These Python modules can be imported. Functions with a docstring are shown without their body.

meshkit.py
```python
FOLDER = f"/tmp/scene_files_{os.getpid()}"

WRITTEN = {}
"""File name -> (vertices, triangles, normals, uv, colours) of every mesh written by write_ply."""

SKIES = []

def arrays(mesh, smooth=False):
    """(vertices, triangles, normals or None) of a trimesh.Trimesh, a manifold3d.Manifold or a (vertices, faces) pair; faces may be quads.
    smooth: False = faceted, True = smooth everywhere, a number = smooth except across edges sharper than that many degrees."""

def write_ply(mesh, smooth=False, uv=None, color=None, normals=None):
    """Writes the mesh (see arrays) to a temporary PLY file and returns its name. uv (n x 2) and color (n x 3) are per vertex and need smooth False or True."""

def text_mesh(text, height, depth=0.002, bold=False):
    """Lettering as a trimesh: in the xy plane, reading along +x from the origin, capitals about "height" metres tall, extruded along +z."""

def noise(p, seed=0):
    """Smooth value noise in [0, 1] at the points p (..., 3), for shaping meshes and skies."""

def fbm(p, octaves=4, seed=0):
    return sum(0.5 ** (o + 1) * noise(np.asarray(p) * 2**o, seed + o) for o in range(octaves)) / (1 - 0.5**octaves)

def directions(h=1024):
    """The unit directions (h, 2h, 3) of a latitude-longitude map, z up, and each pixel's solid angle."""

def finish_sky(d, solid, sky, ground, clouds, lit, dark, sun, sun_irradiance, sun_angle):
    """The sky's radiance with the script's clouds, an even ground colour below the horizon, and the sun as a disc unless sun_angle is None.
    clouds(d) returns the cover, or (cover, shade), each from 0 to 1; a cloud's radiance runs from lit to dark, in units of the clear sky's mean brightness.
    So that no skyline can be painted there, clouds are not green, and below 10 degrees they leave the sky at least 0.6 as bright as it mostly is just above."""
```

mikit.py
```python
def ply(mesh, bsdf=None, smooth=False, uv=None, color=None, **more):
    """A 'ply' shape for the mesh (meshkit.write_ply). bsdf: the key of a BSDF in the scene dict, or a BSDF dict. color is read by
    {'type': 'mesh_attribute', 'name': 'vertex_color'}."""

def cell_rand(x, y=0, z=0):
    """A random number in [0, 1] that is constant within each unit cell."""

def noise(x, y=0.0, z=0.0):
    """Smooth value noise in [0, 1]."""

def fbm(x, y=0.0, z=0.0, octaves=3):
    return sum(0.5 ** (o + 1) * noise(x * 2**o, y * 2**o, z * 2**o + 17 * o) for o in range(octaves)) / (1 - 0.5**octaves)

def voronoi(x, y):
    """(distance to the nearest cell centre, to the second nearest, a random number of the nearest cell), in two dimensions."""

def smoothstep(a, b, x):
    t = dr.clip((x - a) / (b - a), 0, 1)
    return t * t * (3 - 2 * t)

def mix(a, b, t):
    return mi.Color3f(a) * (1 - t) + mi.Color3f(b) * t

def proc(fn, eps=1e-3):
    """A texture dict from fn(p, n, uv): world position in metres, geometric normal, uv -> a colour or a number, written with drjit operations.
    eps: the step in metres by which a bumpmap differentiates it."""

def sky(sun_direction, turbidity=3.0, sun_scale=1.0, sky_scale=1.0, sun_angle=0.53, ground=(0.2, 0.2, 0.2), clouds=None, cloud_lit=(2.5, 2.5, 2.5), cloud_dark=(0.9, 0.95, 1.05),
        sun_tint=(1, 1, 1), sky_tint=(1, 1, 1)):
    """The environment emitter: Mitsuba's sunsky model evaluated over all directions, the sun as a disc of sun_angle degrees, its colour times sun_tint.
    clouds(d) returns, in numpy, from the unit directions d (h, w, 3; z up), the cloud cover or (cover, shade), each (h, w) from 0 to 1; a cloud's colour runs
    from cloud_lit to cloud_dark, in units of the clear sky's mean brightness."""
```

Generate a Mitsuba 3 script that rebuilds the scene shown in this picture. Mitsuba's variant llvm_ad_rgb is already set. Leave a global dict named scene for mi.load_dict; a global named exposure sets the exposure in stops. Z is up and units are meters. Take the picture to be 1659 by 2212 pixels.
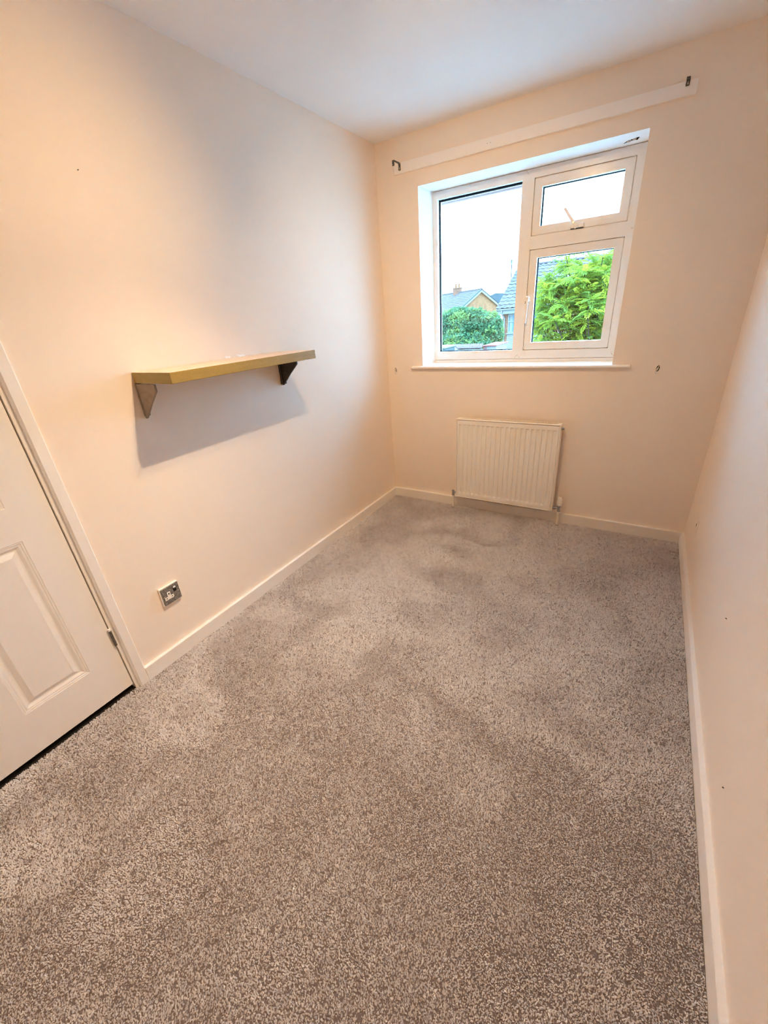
import math
import numpy as np
import trimesh
import manifold3d as m3
import drjit as dr
import mitsuba as mi
import mikit
import meshkit
from mikit import noise, fbm, smoothstep, mix

# ------------------------------------------------------------------ camera, sky, lamp level, exposure
T = mi.ScalarTransform4f
CAM = np.array([1.71856, -2.84865, 1.41486])
FWD = np.array([-0.49325, 0.75564, -0.43094])
UP = np.array([-0.16940, 0.40248, 0.89962])
scene = {
    'camera': {'type': 'perspective', 'fov': 2 * math.degrees(math.atan(829.5 / 880.40)), 'fov_axis': 'x',
               'near_clip': 0.02, 'far_clip': 2000.0,
               'to_world': T().look_at(origin=CAM.tolist(), target=(CAM + FWD).tolist(), up=UP.tolist())},
}
labels = {}
exposure = 0.13


def overcast(d):
    """A closed overcast: brighter towards the zenith as overcast skies are, with soft cloud structure."""
    el = np.clip(d[..., 2], 0, 1)
    soft = meshkit.fbm(d * np.array([2.2, 2.2, 5.0]) + 3.1, 4, 5)
    shade = 1.0 - (0.10 + 0.90 * el) + 0.30 * (soft - 0.5)
    return np.ones(el.shape), np.clip(shade, 0, 1)


SKY = 192.0
scene['sky'] = mikit.sky((0.35, -0.5, 0.8), turbidity=5.0, sun_scale=0.0, sky_scale=0.12 * SKY, ground=(0.2, 0.21, 0.19),
                         clouds=overcast, cloud_lit=(2.3, 5.75, 9.5), cloud_dark=(0.75, 2.07, 3.41))
LAMP = (428.0, 272.0, 118.0)      # radiance of the ceiling spotlight bulbs
LAMP_FILL = (405.0, 300.0, 196.0)   # made-up whiter bulb in the floor head, to neutralise the low walls
LEV = (4.2, 8.9, 21.0)          # of its three heads: left wall, window, floor aimed for bounce fill

# ------------------------------------------------------------------ helpers


def M(mesh):
    m = mesh.to_mesh()
    return trimesh.Trimesh(np.array(m.vert_properties)[:, :3], np.array(m.tri_verts), process=False)


def man(tm):
    return m3.Manifold(m3.Mesh(np.ascontiguousarray(tm.vertices, np.float32), np.ascontiguousarray(tm.faces, np.uint32)))


def mbox(x0, x1, y0, y1, z0, z1):
    return m3.Manifold.cube([x1 - x0, y1 - y0, z1 - z0]).translate([x0, y0, z0])


def bx(x0, x1, y0, y1, z0, z1, r=0.002):
    """A box with chamfered edges."""
    r = min(r, (x1 - x0) * .45, (y1 - y0) * .45, (z1 - z0) * .45)
    p = []
    for sx in (0, 1):
        for sy in (0, 1):
            for sz in (0, 1):
                c = [x1 if sx else x0, y1 if sy else y0, z1 if sz else z0]
                i = [-1 if sx else 1, -1 if sy else 1, -1 if sz else 1]
                for k in range(3):
                    q = [c[j] + (0 if j == k else i[j] * r) for j in range(3)]
                    p.append(q)
    return M(m3.Manifold.hull_points(np.array(p)))


def cat(*ms):
    return trimesh.util.concatenate(list(ms))


def prism(poly, axis, a, b):
    """Extrude a polygon (list of 2-d points) along axis from a to b. axis x: (y,z); y: (x,z); z: (x,y)."""
    cs = m3.CrossSection([np.array(poly, float)])
    if cs.area() <= 0:
        cs = m3.CrossSection([np.array(poly[::-1], float)])
    m = M(m3.Manifold.extrude(cs, 1.0))
    v = m.vertices.copy()
    t = a + v[:, 2] * (b - a)
    out = {'x': np.stack([t, v[:, 0], v[:, 1]], 1), 'y': np.stack([v[:, 0], t, v[:, 1]], 1), 'z': np.stack([v[:, 0], v[:, 1], t], 1)}[axis]
    f = m.faces
    mm = trimesh.Trimesh(out, f, process=False)
    if mm.volume < 0:
        mm.invert()
    return mm


def tube(pts, r, n=12, caps=True):
    """A round bar along a polyline; r a number or one per point."""
    p = np.array(pts, float)
    rr = np.broadcast_to(r, (len(p),))
    t = np.gradient(p, axis=0)
    t /= np.linalg.norm(t, axis=1, keepdims=True)
    ref = np.array([0, 0, 1.0]) if abs(t[:, 2]).max() < .9 else np.array([1.0, 0.03, 0])
    if abs(t[:, 2]).max() >= .9 and abs(t[:, 0]).max() > .7:
        ref = np.array([0.02, 1.0, 0])
    a = np.cross(t, ref)
    a /= np.linalg.norm(a, axis=1, keepdims=True)
    b = np.cross(t, a)
    th = np.arange(n) * 2 * np.pi / n
    v = (p[:, None] + rr[:, None, None] * (np.cos(th)[None, :, None] * a[:, None] + np.sin(th)[None, :, None] * b[:, None])).reshape(-1, 3)
    f = []
    for i in range(len(p) - 1):
        for j in range(n):
            k = (j + 1) % n
            f += [[i * n + j, i * n + k, (i + 1) * n + k], [i * n + j, (i + 1) * n + k, (i + 1) * n + j]]
    if caps:
        v = np.vstack([v, p[:1], p[-1:]])
        c0, c1 = len(v) - 2, len(v) - 1
        L = (len(p) - 1) * n
        for j in range(n):
            k = (j + 1) % n
            f += [[c0, k, j], [c1, L + j, L + k]]
    m = trimesh.Trimesh(v, f, process=False)
    if m.volume < 0:
        m.invert()
    return m


def lathe(prof, centre, n=24):
    """Revolve (r, z) about the vertical axis through centre."""
    m = trimesh.creation.revolve(np.array(prof, float), sections=n)
    m.apply_translation(centre)
    if m.volume < 0:
        m.invert()
    return m


def key(k):
    if k not in scene:
        return k
    i = 1
    while f'{k}_{i:03d}' in scene:
        i += 1
    return f'{k}_{i:03d}'


def obj(name, mesh, mat, parent=None, label=None, smooth=False, kind=None, **kw):
    k = key((parent + '__' if parent else '') + name)
    scene[k] = mikit.ply(mesh, mat, smooth=smooth, **kw)
    if label or kind:
        labels[k] = {}
        if label:
            labels[k]['label'] = label
        if kind:
            labels[k]['kind'] = kind
    return k


def tag(k, label, category=None, group=None, kind=None):
    labels[k] = {'label': label}
    if category:
        labels[k]['category'] = category
    if group:
        labels[k]['group'] = group
    if kind:
        labels[k]['kind'] = kind


def struct(name, mesh, mat, label=None, category=None, **kw):
    k = obj(name, mesh, mat, **kw)
    labels[k] = {'kind': 'structure'}
    if label:
        labels[k]['label'] = label
    if category:
        labels[k]['category'] = category
    return k


def mat(name, color, rough=.5, spec=.4, metallic=0.0, fn=None, bump=None, bscale=1.0, beps=1e-3, **kw):
    d = {'type': 'principled', 'roughness': rough, 'base_color': mikit.proc(fn) if fn else {'type': 'rgb', 'value': list(color)}, **kw}
    if metallic:
        d['metallic'] = metallic
    else:
        d['specular'] = spec
    if bump:
        d = {'type': 'bumpmap', 'arbitrary': mikit.proc(bump, beps), 'scale': bscale, 'bsdf': d}
    scene[name] = {'type': 'twosided', 'bsdf': d}
    return name


# ------------------------------------------------------------------ materials
C = mi.Color3f
WALL = (0.875, 0.762, 0.650)


def wall_fn(p, n, uv):
    v = fbm(p.x * 2.3, p.y * 2.3, p.z * 2.3) - .5
    return C(*WALL) * (1 + .025 * v)


def wall_left_fn(p, n, uv):
    base = wall_fn(p, n, uv)
    # white chips of old paint along the wall just above the shelf, and two rubbed spots low down
    k = noise(p.y * 90, p.z * 120, 3.0) * smoothstep(1.312, 1.293, p.z) * smoothstep(-1.66, -1.62, p.y) * smoothstep(-1.33, -1.37, p.y) * smoothstep(1.285, 1.290, p.z)
    chip = smoothstep(.50, .58, k * smoothstep(.35, .5, noise(p.y * 14, 1.0, 2.0)) + 0 * p.x)
    d = dr.sqrt(dr.square((p.y + 2.03) * 1.6) + dr.square(p.z - .215))
    rub = smoothstep(.05, .0, d) * smoothstep(.55, .75, noise(p.y * 130, p.z * 130, 7.0))
    return mix(mix(base, (.93, .92, .90), chip), (.93, .91, .88), .6 * rub)


mat('mat_wall', None, .62, .3, fn=wall_fn)
mat('mat_wall_left', None, .62, .3, fn=wall_left_fn)
mat('mat_reveal', (.90, .90, .885), .6, .3)
mat('mat_ceiling', None, .8, .2, fn=lambda p, n, uv: C(.83, .825, .815) * (1 + .02 * (fbm(p.x * 3, p.y * 3, 1.0) - .5)))
mat('mat_gloss', (.89, .875, .86), .28, .5)
mat('mat_batten', (.92, .87, .82), .5, .4)
mat('mat_sill', (.90, .88, .85), .35, .5)
mat('mat_dark_hole', (.012, .010, .009), .95, .1)
mat('mat_plaster', None, .9, .1, fn=lambda p, n, uv: mix((.80, .76, .70), (.55, .5, .45), smoothstep(.45, .7, noise(p.x * 260, p.y * 260, p.z * 260))))
mat('mat_upvc', (.90, .88, .865), .22, .5)
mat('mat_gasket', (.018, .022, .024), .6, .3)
mat('mat_spacer', (.008, .009, .010), .9, .1)
mat('mat_handle', (.90, .88, .87), .25, .5)
mat('mat_steel', (.62, .60, .57), .35, metallic=1.0)
mat('mat_chrome', (.42, .42, .43), .12, metallic=1.0)
mat('mat_black_metal', (.05, .042, .036), .38, .5)
mat('mat_bracket_metal', None, .55, .4, fn=lambda p, n, uv: mix((.055, .045, .036), (.20, .17, .13), smoothstep(.4, .75, noise(p.x * 400, p.y * 400, p.z * 400))))
mat('mat_radiator', (.90, .875, .845), .3, .5)
mat('mat_pipe', (.87, .85, .82), .3, .5)
mat('mat_plastic', (.90, .88, .85), .35, .5)


def door_grain(p, n, uv):
    return .5 * fbm(p.y * 260, p.z * 9, 1.0) + .5 * noise(p.y * 500, p.z * 16, 4.0)


mat('mat_door', (.885, .87, .855), .34, .5, bump=door_grain, bscale=.0006, beps=.0006)


def shelf_fn(p, n, uv):
    g = fbm(p.y * 5, p.x * 70, p.z * 70)
    speck = smoothstep(.80, .9, noise(p.y * 700, p.x * 700, p.z * 700))
    return mix(mix((.265, .17, .034), (.33, .215, .052), g), (.66, .52, .26), .4 * speck)


def shelf_top_fn(p, n, uv):
    return mix((.60, .44, .31), (.68, .51, .38), fbm(p.y * 4, p.x * 60, 1.0))


mat('mat_shelf', None, .34, .5, fn=shelf_fn)
mat('mat_shelf_top', None, .3, .5, fn=shelf_top_fn)
mat('mat_bracket_brown', None, .6, .3, fn=lambda p, n, uv: mix((.22, .155, .10), (.32, .24, .165), fbm(p.x * 60, p.y * 60, p.z * 60)))
mat('mat_bracket_dark', None, .45, .4, fn=lambda p, n, uv: mix((.018, .013, .009), (.055, .038, .024), fbm(p.x * 90, p.y * 90, p.z * 90)))


def nickel_fn(p, n, uv):
    return mix((.075, .066, .058), (.27, .24, .21), smoothstep(.25, .8, fbm(p.y * 420, p.z * 420, p.x * 420)))


mat('mat_nickel', None, .42, .6, fn=nickel_fn)
mat('mat_black', (.012, .012, .012), .4, .4)
mat('mat_floor', (.03, .024, .02), .9, .1)  # near black, so the gap under the door reads as shade
scene['mat_carpet'] = {'type': 'twosided', 'bsdf': {'type': 'diffuse', 'reflectance': {'type': 'mesh_attribute', 'name': 'vertex_color'}}}
mat('mat_backing', (.17, .128, .108), .95, .05)
scene['mat_glass'] = {'type': 'thindielectric', 'int_ior': 1.5}

# ------------------------------------------------------------------ the room shell
W, H, YN = 2.085, 2.40, -3.24            # width, height, the wall behind the camera
WT = 0.30                                # thickness of the window wall
WX0, WX1, WZ0, WZ1 = .296, 1.538, 1.067, 2.133
FY = .200                                # room side of the window frame

# window wall: solid, with the opening and the torn holes cut out
wb = mbox(-.3, W + .3, 0, WT, -.3, H + .3)
op = m3.Manifold.hull_points(np.array([[WX0, -.1, WZ0], [WX1, -.1, WZ0], [WX1, -.1, WZ1], [WX0, -.1, WZ1], [WX0 + .02, WT + .1, WZ0], [WX1 - .02, WT + .1, WZ0], [WX1 - .02, WT + .1, WZ1], [WX0 + .02, WT + .1, WZ1]]))
wb = wb - op - mbox(WX0, WX1, -.1, .12, WZ0, WZ1) if False else wb - op


def ragged(cx, cz, w, h, seed, n=16, tilt=0.0):
    r = np.random.default_rng(seed)
    a = np.linspace(0, 2 * np.pi, n, endpoint=False)
    k = 1 + .35 * (r.random(n) - .5)
    u, v = np.cos(a) * w / 2 * k, np.sin(a) * h / 2 * k
    return [(cx + u_ * math.cos(tilt) - v_ * math.sin(tilt), cz + u_ * math.sin(tilt) + v_ * math.cos(tilt)) for u_, v_ in zip(u, v)]


PLUGS = [(.0687, 1.0425), (1.765, 1.0455)]
for i, (px, pz) in enumerate(PLUGS):
    wb = wb - man(prism(ragged(px, pz, .016, .032, 5 + i, tilt=.25 - .5 * i), 'y', -.05, .03))
HX, HY = 1.452, .118
wb = wb - man(prism([(HX - .028, HY + .006), (HX + .016, HY - .016), (HX + .036, HY - .018), (HX + .030, HY + .004), (HX + .022, HY + .028), (HX + .014, HY + .008), (HX - .004, HY + .012), (HX - .034, HY + .034), (HX - .04, HY + .030), (HX - .02, HY + .014)], 'z', WZ1 - .05, WZ1 + .03))
wbm = M(wb)
# the reveal is painted white, the wall face cream: two meshes of the one wall
cen, nor = wbm.triangles_center, wbm.face_normals
inrev = (cen[:, 0] > WX0 - .001) & (cen[:, 0] < WX1 + .001) & (cen[:, 2] > WZ0 - .001) & (cen[:, 2] < WZ1 + .001) & (cen[:, 1] > .001) & (cen[:, 1] < WT - .001)
cav = np.zeros(len(cen), bool)
for px, pz in PLUGS:
    cav |= (abs(cen[:, 0] - px) < .03) & (abs(cen[:, 2] - pz) < .04) & (cen[:, 1] > .002) & (cen[:, 1] < .04)
cav |= (abs(cen[:, 0] - HX) < .06) & (cen[:, 2] > WZ1 + .002) & (cen[:, 2] < WZ1 + .04) & (cen[:, 1] > .05)
inrev &= ~cav
sub = lambda m, s: trimesh.Trimesh(*[m.submesh([np.where(s)[0]], append=True).__getattribute__(a) for a in ('vertices', 'faces')], process=False)
struct('wall_back', sub(wbm, ~(inrev | cav)), 'mat_wall', 'cream painted wall around the window and behind the radiator')
obj('reveal', sub(wbm, inrev), 'mat_reveal', 'wall_back', 'white painted window reveal')
obj('torn_hole', sub(wbm, cav), 'mat_dark_hole', 'wall_back', 'dark torn holes left by fittings')

# left wall with the door opening
DY0, DY1, DZ1 = -3.125, -2.345, 2.0      # the opening
struct('wall_left', cat(bx(-.12, 0, DY1, .01, -.3, H + .1, 0), bx(-.12, 0, YN - .2, DY0, -.3, H + .1, 0), bx(-.12, 0, DY0, DY1, DZ1, H + .1, 0)), 'mat_wall_left',
       'cream painted left wall with the shelf and the socket')
# right wall: an old plastered wall, a little uneven
ny, nz = 90, 60
yy, zz = np.meshgrid(np.linspace(YN - .1, .02, ny), np.linspace(-.1, H + .05, nz), indexing='ij')
q = np.stack([yy * 1.6, zz * 2.6, 0 * yy], -1)
wav = (meshkit.fbm(q + 7.3, 3, 4) - .5) * .016
xx = W + wav * np.clip((zz - .06) / .2, 0, 1)
gv = np.stack([xx, yy, zz], -1).reshape(-1, 3)
gf = []
for i in range(ny - 1):
    for j in range(nz - 1):
        a = i * nz + j
        gf += [[a, a + 1, a + nz + 1], [a, a + nz + 1, a + nz]]
rw = trimesh.Trimesh(gv, gf, process=False)
if rw.face_normals[:, 0].mean() > 0:
    rw.invert()
back = bx(W + .03, W + .2, YN - .2, .3, -.3, H + .1, 0)
struct('wall_right', rw, 'mat_wall', 'cream painted right wall, slightly uneven, seen at a slant', smooth=True)
obj('brickwork', back, 'mat_wall', 'wall_right')
struct('wall_near', bx(-.3, W + .3, YN - .15, YN, -.3, H + .1, 0), 'mat_wall')
struct('ceiling', bx(-.3, W + .3, YN - .2, WT, H, H + .15, 0), 'mat_ceiling', 'plain white ceiling')
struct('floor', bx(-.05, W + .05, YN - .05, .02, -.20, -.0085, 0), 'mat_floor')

# added closed box behind the door, unseen, keeps outside light out
struct('wall_light_block', cat(bx(-1.0, -.95, -3.4, -2.1, -.2, 2.3, 0), bx(-.97, -.12, -3.4, -3.35, -.2, 2.3, 0), bx(-.97, -.12, -2.15, -2.1, -.2, 2.3, 0), bx(-.97, -.12, -3.4, -2.1, 2.25, 2.3, 0), bx(-1.0, -.0, -3.4, -2.1, -.2, -.02, 0)), 'mat_floor')

# skirting boards: a flat board with a chamfered top
SK, ST = .0673, .0167


def skirt_prof(s=1):
    return [(0, -.013), (s * ST, -.013), (s * ST, SK - .0015), (s * (ST - .0012), SK), (0, SK + .0012)]


def skirt_x(x0, x1):     # along the window wall
    return prism([(-a, b) for a, b in skirt_prof()], 'x', x0, x1)


def skirt_y(y0, y1, x, s):
    return prism([(x + s * a, b) for a, b in skirt_prof()], 'y', y0, y1)


struct('baseboard_left', skirt_y(-2.302, -.0005, 0.0005, 1), 'mat_gloss', 'white skirting board along the left wall')
struct('baseboard_back', skirt_x(ST * .5, W - ST * .5), 'mat_gloss', 'white skirting board under the radiator')
struct('baseboard_right', skirt_y(YN, -.0005, W + .0005, -1), 'mat_gloss', 'white skirting board along the right wall')

# ------------------------------------------------------------------ carpet: cut pile, every tuft a small spike
rng = np.random.default_rng(11)
SP = .0035
gx, gy = np.meshgrid(np.arange(.001, W - ST - .001, SP), np.arange(YN + .01, -ST - .001, SP * .92), indexing='ij')
gx = gx + (np.arange(gx.shape[1])[None, :] % 2) * SP * .5
px = gx.ravel() + rng.normal(0, .0012, gx.size)
py = gy.ravel() + rng.normal(0, .0012, gx.size)
indoor = (py > -3.112) & (py < -2.3385)
keep = (px < W - ST - .001) & (px > np.where(indoor, .0015, ST + .001)) & (py < -ST - .0005) & (np.hypot(px - 1.352, py + .060) > .013) & (np.hypot(px - .566, py + .060) > .012)
px, py = px[keep], py[keep]
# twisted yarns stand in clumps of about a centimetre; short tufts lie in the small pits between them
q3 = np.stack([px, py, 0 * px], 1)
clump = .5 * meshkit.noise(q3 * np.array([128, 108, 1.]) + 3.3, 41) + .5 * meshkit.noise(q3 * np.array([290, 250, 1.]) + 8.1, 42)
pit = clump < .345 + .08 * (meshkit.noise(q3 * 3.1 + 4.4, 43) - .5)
# under the door the carpet stops at the wall line; pile combed in soft patches by feet and the vacuum cleaner
N = len(px)
P2 = np.stack([px, py, 0 * px], 1)
big = meshkit.fbm(P2 * np.array([2.6, 3.4, 1]) + 2.0, 3, 21)
mid = meshkit.fbm(P2 * np.array([13, 19, 1]) + 5.0, 3, 22)
ang = (meshkit.fbm(P2 * 3.0 + 9, 3, 23) * 4 * np.pi)
lean = .0014 + .0015 * np.clip((big - .35) * 2, 0, 1)
lx = np.cos(ang) * lean + rng.normal(0, .0017, N)
ly = np.sin(ang) * lean + rng.normal(0, .0017, N)
hh = .0062 + rng.normal(0, .0016, N) - .0007 * np.clip((mid - .5) * 3, 0, 1)
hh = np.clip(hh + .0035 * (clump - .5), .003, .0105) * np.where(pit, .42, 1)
rad = rng.uniform(.0021, .0031, N)
th0 = rng.uniform(0, 2 * np.pi, N)
base_z = -.0065
V = np.empty((N, 4, 3))
for k in range(3):
    V[:, k, 0] = px + rad * np.cos(th0 + k * 2 * np.pi / 3) + lx * .25
    V[:, k, 1] = py + rad * np.sin(th0 + k * 2 * np.pi / 3) + ly * .25
    V[:, k, 2] = base_z + rng.uniform(-.001, .002, N)
V[:, 3, 0], V[:, 3, 1], V[:, 3, 2] = px + lx, py + ly, base_z + hh
V[..., 0] = np.clip(V[..., 0], np.where(((py > -3.112) & (py < -2.3385)), .0012, ST + .0006)[:, None], W - ST - .0006)
V[..., 1] = np.clip(V[..., 1], YN + .001, -ST - .0006)
i4 = np.arange(N)[:, None] * 4
F = np.concatenate([i4 + np.array([[0, 1, 3]]), i4 + np.array([[1, 2, 3]]), i4 + np.array([[2, 0, 3]])], 0)
tone = np.clip(.5 + 1.0 * (meshkit.noise(P2 * np.array([150, 130, 1.]) + 6.6, 44) - .5) + rng.normal(.04, .17, N), 0, 1)
dark = rng.random(N) < .05
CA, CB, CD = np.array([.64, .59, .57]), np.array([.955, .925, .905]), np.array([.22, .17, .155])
col = CA + (CB - CA) * tone[:, None]
col = np.where(dark[:, None], CD + (CA - CD) * .5 * rng.random(N)[:, None], col)
col = np.where(pit[:, None] & (rng.random(N) < .85)[:, None], CD + (CA - CD) * .35 * rng.random(N)[:, None], col)  # shade between clumps painted in: most pit tufts get dark yarn
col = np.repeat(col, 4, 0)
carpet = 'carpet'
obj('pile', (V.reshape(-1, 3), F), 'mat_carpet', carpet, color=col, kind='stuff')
obj('backing', bx(ST + .0005, W - ST - .0005, YN + .002, -ST - .0005, -.0083, -.0052, 0), 'mat_backing', carpet)
tag(carpet, 'fitted brown and beige twist pile carpet covering the whole floor', 'carpet')

# ------------------------------------------------------------------ window
GY = .232                                # glass plane
win = 'window_1'
labels[win] = {'kind': 'structure', 'label': 'white plastic double glazed window with one fixed light and two opening lights'}


def ring(x0, x1, z0, z1, w, ya, yb, r=.0015, wt=None, wb_=None):
    """A mitred frame of four bars as one closed shape."""
    wt = wt or w
    wb_ = wb_ or w
    o = man(bx(x0, x1, ya, yb, z0, z1, r))
    i = mbox(x0 + w, x1 - w, ya - .1, yb + .1, z0 + wb_, z1 - wt)
    return M(o - i)


FX0, FX1, FZ0, FZ1 = .305, 1.528, 1.086, 2.131
outer = man(bx(FX0, FX1, FY, FY + .07, FZ0, FZ1, .003))
outer = outer - mbox(.338, .893, FY - .1, FY + .2, 1.144, 2.086) - mbox(.963, 1.482, FY - .1, FY + .2, 1.796, 2.0845) - mbox(.963, 1.482, FY - .1, FY + .2, 1.141, 1.7255)
obj('frame', M(outer), 'mat_upvc', win)
# the fine mitre joints in the frame
obj('cill_trim', bx(WX0, WX1, FY - .004, FY + .07, WZ0 + .0002, FZ0 - .001, .002), 'mat_upvc', win)


def glazing(x0, x1, z0, z1, parent, wt=.010):
    """Bead, dark spacer bar and the pane of one light."""
    t = .005
    obj('spacer', cat(ring(x0 - .004, x1 + .004, z0 - .004, z1 + .004, t + .002, GY, GY + .022, .0005, wt=wt)), 'mat_spacer', parent, 'dark spacer bar')
    g = np.array([[x0 - .004, GY + .004, z0 - .004], [x1 + .004, GY + .004, z0 - .004], [x1 + .004, GY + .004, z1 + .004], [x0 - .004, GY + .004, z1 + .004]])
    obj('pane', (g, np.array([[0, 1, 2], [0, 2, 3]])), 'mat_glass', parent, 'clear glass pane')


glazing(.338, .893, 1.144, 2.086, win, .0115)
# top opening light
s1 = obj('top_sash', cat(ring(.9645, 1.4805, 1.7975, 2.083, .0455, FY + .004, FY + .062, .004)), 'mat_upvc', win, 'small top hung opening light')
obj('seal', ring(.962, 1.483, 1.795, 2.0855, .006, FY + .02, FY + .05, .0005), 'mat_gasket', s1)
glazing(1.010, 1.4455, 1.8345, 2.0415, s1)
s2 = obj('side_sash', cat(ring(.9645, 1.4805, 1.1425, 1.724, .0455, FY + .004, FY + .062, .004)), 'mat_upvc', win, 'side hung opening light')
obj('seal', ring(.962, 1.483, 1.140, 1.7265, .006, FY + .02, FY + .05, .0005), 'mat_gasket', s2)
glazing(1.010, 1.445, 1.180, 1.6825, s2)
# mitre joints: hairline grooves shown as thin dark slips
for (ax, az, dx, dz) in ((.9275, 2.108, -.018, .02), (.9275, 1.115, .018, -.022), (.9275, 1.115, -.018, -.022), (1.503, 1.761, .016, .0), (1.503, 1.115, .020, -.024)):
    p0, p1 = np.array([ax, az]), np.array([ax + dx, az + dz])
    nrm = np.array([-(p1 - p0)[1], (p1 - p0)[0]])
    nrm = nrm / np.linalg.norm(nrm) * .0005
    obj('joint', prism([tuple(p0 - nrm), tuple(p1 - nrm), tuple(p1 + nrm), tuple(p0 + nrm)], 'y', FY - .0004, FY + .002), 'mat_bracket_brown', win)
for sk, (x0, x1, z0, z1) in ((s1, (.9645, 1.4805, 1.7975, 2.083)), (s2, (.9645, 1.4805, 1.1425, 1.724))):
    for cx, cz, sx, sz in ((x0, z0, 1, 1), (x1, z0, -1, 1), (x0, z1, 1, -1), (x1, z1, -1, -1)):
        p0, p1 = np.array([cx + sx * .004, cz + sz * .004]), np.array([cx + sx * .044, cz + sz * .044])
        nrm = np.array([-(p1 - p0)[1], (p1 - p0)[0]])
        nrm = nrm / np.linalg.norm(nrm) * .0004
        obj('joint', prism([tuple(p0 - nrm), tuple(p1 - nrm), tuple(p1 + nrm), tuple(p0 + nrm)], 'y', FY + .0036, FY + .006), 'mat_batten', sk)
# handles
hp = obj('handle_base', bx(1.190, 1.260, FY - .008, FY + .004, 1.802, 1.826, .003), 'mat_handle', s1, 'white fanlight handle base')
d = np.array([1.146 - 1.222, 0, 1.911 - 1.812])
d /= np.linalg.norm(d)
n2 = np.array([-d[2], 0, d[0]])


def bar(p0, p1, w0, w1, ya, yb):
    p0, p1 = np.array(p0), np.array(p1)
    u = (p1 - p0) / np.linalg.norm(p1 - p0)
    n = np.array([-u[1], u[0]])
    return prism([tuple(p0 - n * w0), tuple(p1 - n * w1), tuple(p1 + n * w1), tuple(p0 + n * w0)], 'y', ya, yb)


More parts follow.
